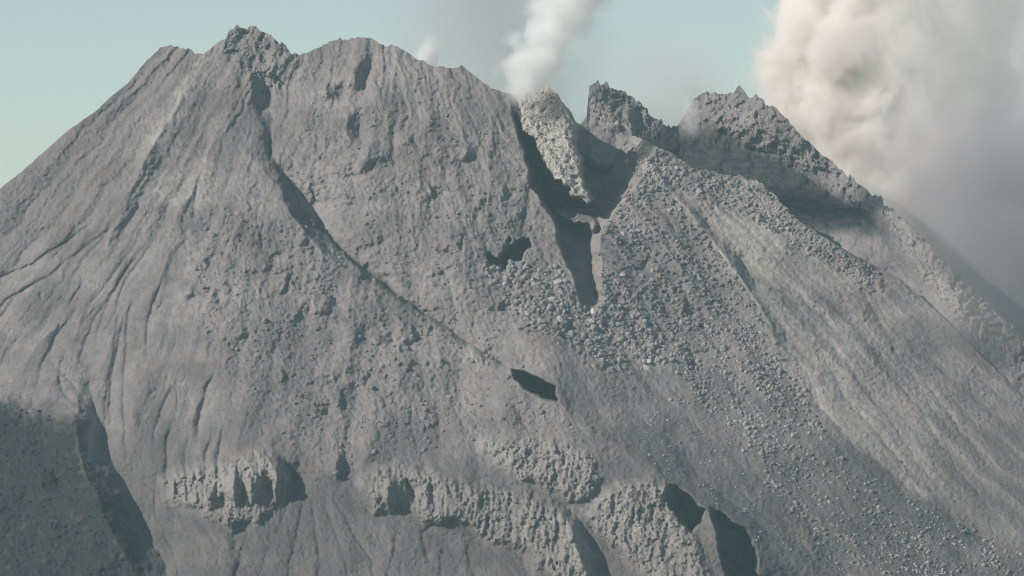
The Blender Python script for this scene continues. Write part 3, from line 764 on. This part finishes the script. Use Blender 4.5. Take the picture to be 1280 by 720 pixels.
rubble(A, [(1010, 420), (1060, 350), (1150, 420), (1290, 620), (1200, 640), (1100, 560)], 350, 0.7, 2.4, 0.8, 8, 'lone block on the pale streaked slope right of the boulder fan', 'blocks on the streaked slope', 4.0)
M_SCRUB = rock_material('dark_scrub', (0.028, 0.030, 0.025), (0.038, 0.036, 0.032), None, None, None, 1.0, False)
rubble(A, [(-60, 512), (60, 512), (95, 540), (120, 600), (170, 700), (190, 770), (-60, 770)], 900, 0.8, 4.0, 0.7, pw=3.0, mat=M_SCRUB, name='scrub')
rubble(A, [(204, 602), (240, 592), (330, 572), (364, 600), (340, 640), (290, 664), (250, 650)], 160, 0.8, 3.0, 0.3)
rubble(A, [(450, 605), (500, 585), (600, 610), (690, 640), (740, 720), (680, 720), (600, 680), (530, 660), (470, 642)], 420, 0.8, 3.0, 0.3)
rubble(A, [(610, 555), (690, 556), (745, 590), (740, 622), (690, 620), (640, 592)], 160, 0.8, 2.8, 0.3)
rubble(A, [(745, 640), (800, 605), (838, 612), (880, 715), (800, 715), (760, 680)], 220, 0.8, 3.2, 0.3)
rubble(B, [(738, 112), (760, 110), (800, 135), (840, 165), (800, 168), (750, 155)], 350, 1.2, 3.0)
rubble(B, [(870, 125), (925, 115), (1000, 172), (1100, 262), (1080, 265), (960, 190), (880, 150)], 600, 1.0, 2.8, 0.4)
rubble(B, [(1090, 252), (1140, 292), (1200, 352), (1280, 430), (1280, 470), (1200, 410), (1130, 320)], 600, 1.0, 3.4, 0.4)
rubble(A, [(285, 45), (300, 36), (325, 38), (366, 70), (345, 100), (320, 100), (295, 80)], 260, 1.2, 3.2)

# ---------------------------------------------------------------- smoke and steam
def ramp(n, l, fac, pts):
    """a piecewise linear curve of 0..1 values over 0..1"""
    r = n.new('ShaderNodeValToRGB'); l.new(fac, r.inputs[0])
    e = r.color_ramp.elements
    while len(e) < len(pts): e.new(0.5)
    for k, (p, v) in enumerate(pts):
        e[k].position = p
    for k, (p, v) in enumerate(pts):
        e[k].color = (v, v, v, 1)
    return r.outputs[0]

def smoke(name, path, y, depth, density, color, label, cat, big=1.0, amp=0.9, soft=0.5, fade_top=0.0, fade_low=0.0, aniso=0.1, seed=0, fine=0.5):
    """a billowing column: path is (u, v, radius in px) from the bottom up, at distance y, `depth` times as deep as wide"""
    s = y / F_PX
    pts = [((u - 640) * s, (360 - v) * s, r * s) for u, v, r in path]
    zs = [p[1] for p in pts]; z0, z1 = zs[0], zs[-1]
    # the hull: a lumpy tube
    rows, seg = 24, 32
    verts, faces = [], []
    for i in range(rows + 1):
        z = z0 + (z1 - z0) * i / rows
        cx = np.interp(z, zs, [p[0] for p in pts]); r = np.interp(z, zs, [p[2] for p in pts])
        for k in range(seg):
            a = 2 * math.pi * k / seg
            rr = r * (1.12 + 0.10 * float(pnoise(np.array([3 * math.cos(a) + 7]), np.array([z / (r * 1.1) + 3 * math.sin(a)]), 700 + seed)[0]))
            verts.append((cx + rr * math.cos(a), y + rr * depth * math.sin(a), z))
    for i in range(rows):
        for k in range(seg):
            a = i * seg + k; b = i * seg + (k + 1) % seg
            faces.append((a, b, b + seg, a + seg))
    faces.append(tuple(range(seg))[::-1]); faces.append(tuple(rows * seg + k for k in range(seg)))
    me = bpy.data.meshes.new(name); me.from_pydata(verts, [], faces); me.update()
    o = bpy.data.objects.new(name, me); COL.objects.link(o)
    m, n, l = mat_new(name + '_volume')
    out = n.new('ShaderNodeOutputMaterial'); pv = n.new('ShaderNodeVolumePrincipled')
    pv.inputs['Color'].default_value = (*color, 1); pv.inputs['Anisotropy'].default_value = aniso
    geo = n.new('ShaderNodeNewGeometry'); pos = geo.outputs['Position']
    sp = n.new('ShaderNodeSeparateXYZ'); l.new(pos, sp.inputs[0])
    zf = n.new('ShaderNodeMapRange'); zf.inputs[1].default_value = z0; zf.inputs[2].default_value = z1; l.new(sp.outputs[2], zf.inputs[0])
    x0 = min(p[0] for p in pts) - 1; x1 = max(p[0] for p in pts) + 1; rm = max(p[2] for p in pts)
    cx = math_n(n, l, 'MULTIPLY_ADD', ramp(n, l, zf.outputs[0], [((z - z0) / (z1 - z0), (x - x0) / (x1 - x0)) for x, z, r in pts]), x1 - x0, x0)
    rr = math_n(n, l, 'MULTIPLY', ramp(n, l, zf.outputs[0], [((z - z0) / (z1 - z0), r / rm) for x, z, r in pts]), rm)
    dx = math_n(n, l, 'DIVIDE', math_n(n, l, 'SUBTRACT', sp.outputs[0], cx), rr)
    dy = math_n(n, l, 'DIVIDE', math_n(n, l, 'SUBTRACT', sp.outputs[1], y), math_n(n, l, 'MULTIPLY', rr, depth))
    q = math_n(n, l, 'SQRT', math_n(n, l, 'ADD', math_n(n, l, 'MULTIPLY', dx, dx), math_n(n, l, 'MULTIPLY', dy, dy)))
    off = n.new('ShaderNodeVectorMath'); off.operation = 'ADD'; off.inputs[1].default_value = (seed * 371.0, seed * 97.0, seed * 53.0); l.new(pos, off.inputs[0])
    t = n.new('ShaderNodeTexNoise'); t.inputs['Scale'].default_value = 1.0 / (rm * big); t.inputs['Detail'].default_value = 6; t.inputs['Roughness'].default_value = fine
    t.inputs['Distortion'].default_value = 0.4
    l.new(off.outputs[0], t.inputs['Vector'])
    nz = math_n(n, l, 'MULTIPLY', math_n(n, l, 'SUBTRACT', t.outputs['Fac'], 0.56), 2 * amp)
    k = math_n(n, l, 'ADD', math_n(n, l, 'SUBTRACT', 1.0, q), nz)
    mr = n.new('ShaderNodeMapRange'); mr.interpolation_type = 'SMOOTHSTEP'; mr.inputs[1].default_value = 0.0; mr.inputs[2].default_value = soft
    mr.inputs[3].default_value = 0.0; mr.inputs[4].default_value = density; l.new(k, mr.inputs[0])
    dens = mr.outputs[0]
    edge = n.new('ShaderNodeMapRange'); edge.interpolation_type = 'SMOOTHSTEP'; edge.inputs[1].default_value = 1.02; edge.inputs[2].default_value = 0.75
    edge.inputs[3].default_value = 0.0; edge.inputs[4].default_value = 1.0; l.new(q, edge.inputs[0])
    dens = math_n(n, l, 'MULTIPLY', dens, edge.outputs[0])
    fr = [(0.0, 0.0 if fade_low else 1.0), (max(fade_low, 0.001), 1.0), (1 - max(fade_top, 0.001), 1.0), (1.0, 0.0 if fade_top else 1.0)]
    dens = math_n(n, l, 'MULTIPLY', dens, ramp(n, l, zf.outputs[0], fr))
    l.new(dens, pv.inputs['Density'])
    l.new(pv.outputs[0], out.inputs['Volume'])
    me.materials.append(m)
    tag(o, label, cat)
    return o

WHITE = (0.99, 0.985, 0.96); ASHC = (0.955, 0.922, 0.88)
smoke('steam_plume', [(650, 134, 20), (656, 110, 42), (666, 80, 60), (684, 50, 66), (702, 20, 66), (724, -14, 70), (760, -60, 80)], 5200, 1.0, 0.075, WHITE,
      'bright white steam jet rising from the top of the lava dome', 'steam', 0.34, 1.25, 0.9, 0.1, 0.10, 0.0, 1, 0.6)
smoke('fume_veil', [(690, 190, 130), (650, 115, 165), (615, 60, 190), (610, 0, 195), (615, -80, 200)], 5760, 0.5, 0.016, (0.80, 0.785, 0.78),
      'thin grey fume spreading behind the bright steam jet', 'fume', 0.6, 0.5, 1.0, 0.1, 0.15, 0.1, 2)
smoke('fume_veil', [(860, 220, 140), (845, 150, 145), (835, 100, 135), (825, 30, 110)], 5700, 0.5, 0.022, (0.80, 0.785, 0.78),
      'faint grey fume hanging over the saddle between rim and far peak', 'fume', 0.6, 0.5, 1.0, 0.6, 0.1, 0.1, 7)
smoke('steam_wisp', [(727, 165, 14), (728, 140, 16), (730, 112, 20), (722, 80, 24), (715, 50, 26)], 5240, 1.0, 0.014, (0.93, 0.93, 0.93),
      'pale grey steam wisp filling the notch beside the dark rim', 'steam', 0.6, 0.6, 1.0, 0.5, 0.2, 0.1, 11)
smoke('steam_wisp', [(864, 172, 16), (864, 140, 17), (862, 115, 20), (858, 80, 26)], 5270, 1.0, 0.05, WHITE,
      'thin white steam wisp standing on the saddle beside the far peak', 'steam', 0.7, 0.4, 0.9, 0.6, 0.2, 0.0, 3)
smoke('steam_wisp', [(526, 100, 20), (532, 72, 22), (540, 40, 16)], 5300, 1.0, 0.16, WHITE,
      'small round puff of steam behind the rounded middle rim', 'steam', 0.6, 0.5, 0.9, 0.5, 0.2, 0.0, 4)
smoke('ash_cloud', [(1160, 420, 180), (1140, 250, 180), (1108, 150, 182), (1106, 80, 184), (1122, 10, 184), (1140, -80, 195), (1165, -220, 215)], 5740, 1.0, 0.085, ASHC,
      'dense cream-lit column of billowing ash rising behind the far peak', 'ash cloud', 0.27, 0.85, 0.18, 0.0, 0.0, -0.1, 5, 0.66)
smoke('ash_drift', [(1300, 330, 330), (1300, 120, 340), (1310, -60, 350), (1340, -240, 360)], 5500, 0.4, 0.010, (0.94, 0.925, 0.905),
      'grey ash smoke drifting in the shade of the bright column', 'ash cloud', 0.3, 0.5, 0.7, 0.0, 0.0, 0.0, 6)
smoke('ash_drift', [(1370, 600, 330), (1350, 400, 330), (1340, 250, 320), (1350, 110, 300)], 5450, 0.42, 0.035, (0.66, 0.63, 0.645),
      'darker purplish ash smoke rolling low behind the right-hand ridge', 'ash cloud', 0.35, 0.6, 0.8, 0.35, 0.0, 0.0, 9, 0.6)
smoke('ash_veil', [(1300, 640, 150), (1270, 500, 170), (1230, 380, 170), (1180, 270, 130), (1150, 200, 90)], 5010, 0.35, 0.011, (0.62, 0.585, 0.56),
      'thin brownish ash veil sinking over the right-hand ridge', 'ash cloud', 0.6, 0.7, 0.9, 0.2, 0.3, 0.0, 8)

# ---------------------------------------------------------------- haze in the air
hb = bpy.data.meshes.new('haze')
X0, X1, Ya, Yb, Za, Zb = -14500, 14500, -3500, 22500, -1000, 700
hb.from_pydata([(x, y, z) for z in (Za, Zb) for x, y in ((X0, Ya), (X1, Ya), (X1, Yb), (X0, Yb))], [],
               [(3, 2, 1, 0), (4, 5, 6, 7), (0, 1, 5, 4), (1, 2, 6, 5), (2, 3, 7, 6), (3, 0, 4, 7)])
hz = bpy.data.objects.new('haze', hb); COL.objects.link(hz); tag(hz, kind='stuff')
hm, hn, hl = mat_new('haze_volume')
ho = hn.new('ShaderNodeOutputMaterial'); hv = hn.new('ShaderNodeVolumePrincipled')
hv.inputs['Color'].default_value = (0.62, 0.94, 1.0, 1)
hv.inputs['Density'].default_value = 2.6e-5
hv.inputs['Anisotropy'].default_value = 0.0
hl.new(hv.outputs[0], ho.inputs['Volume']); hb.materials.append(hm)
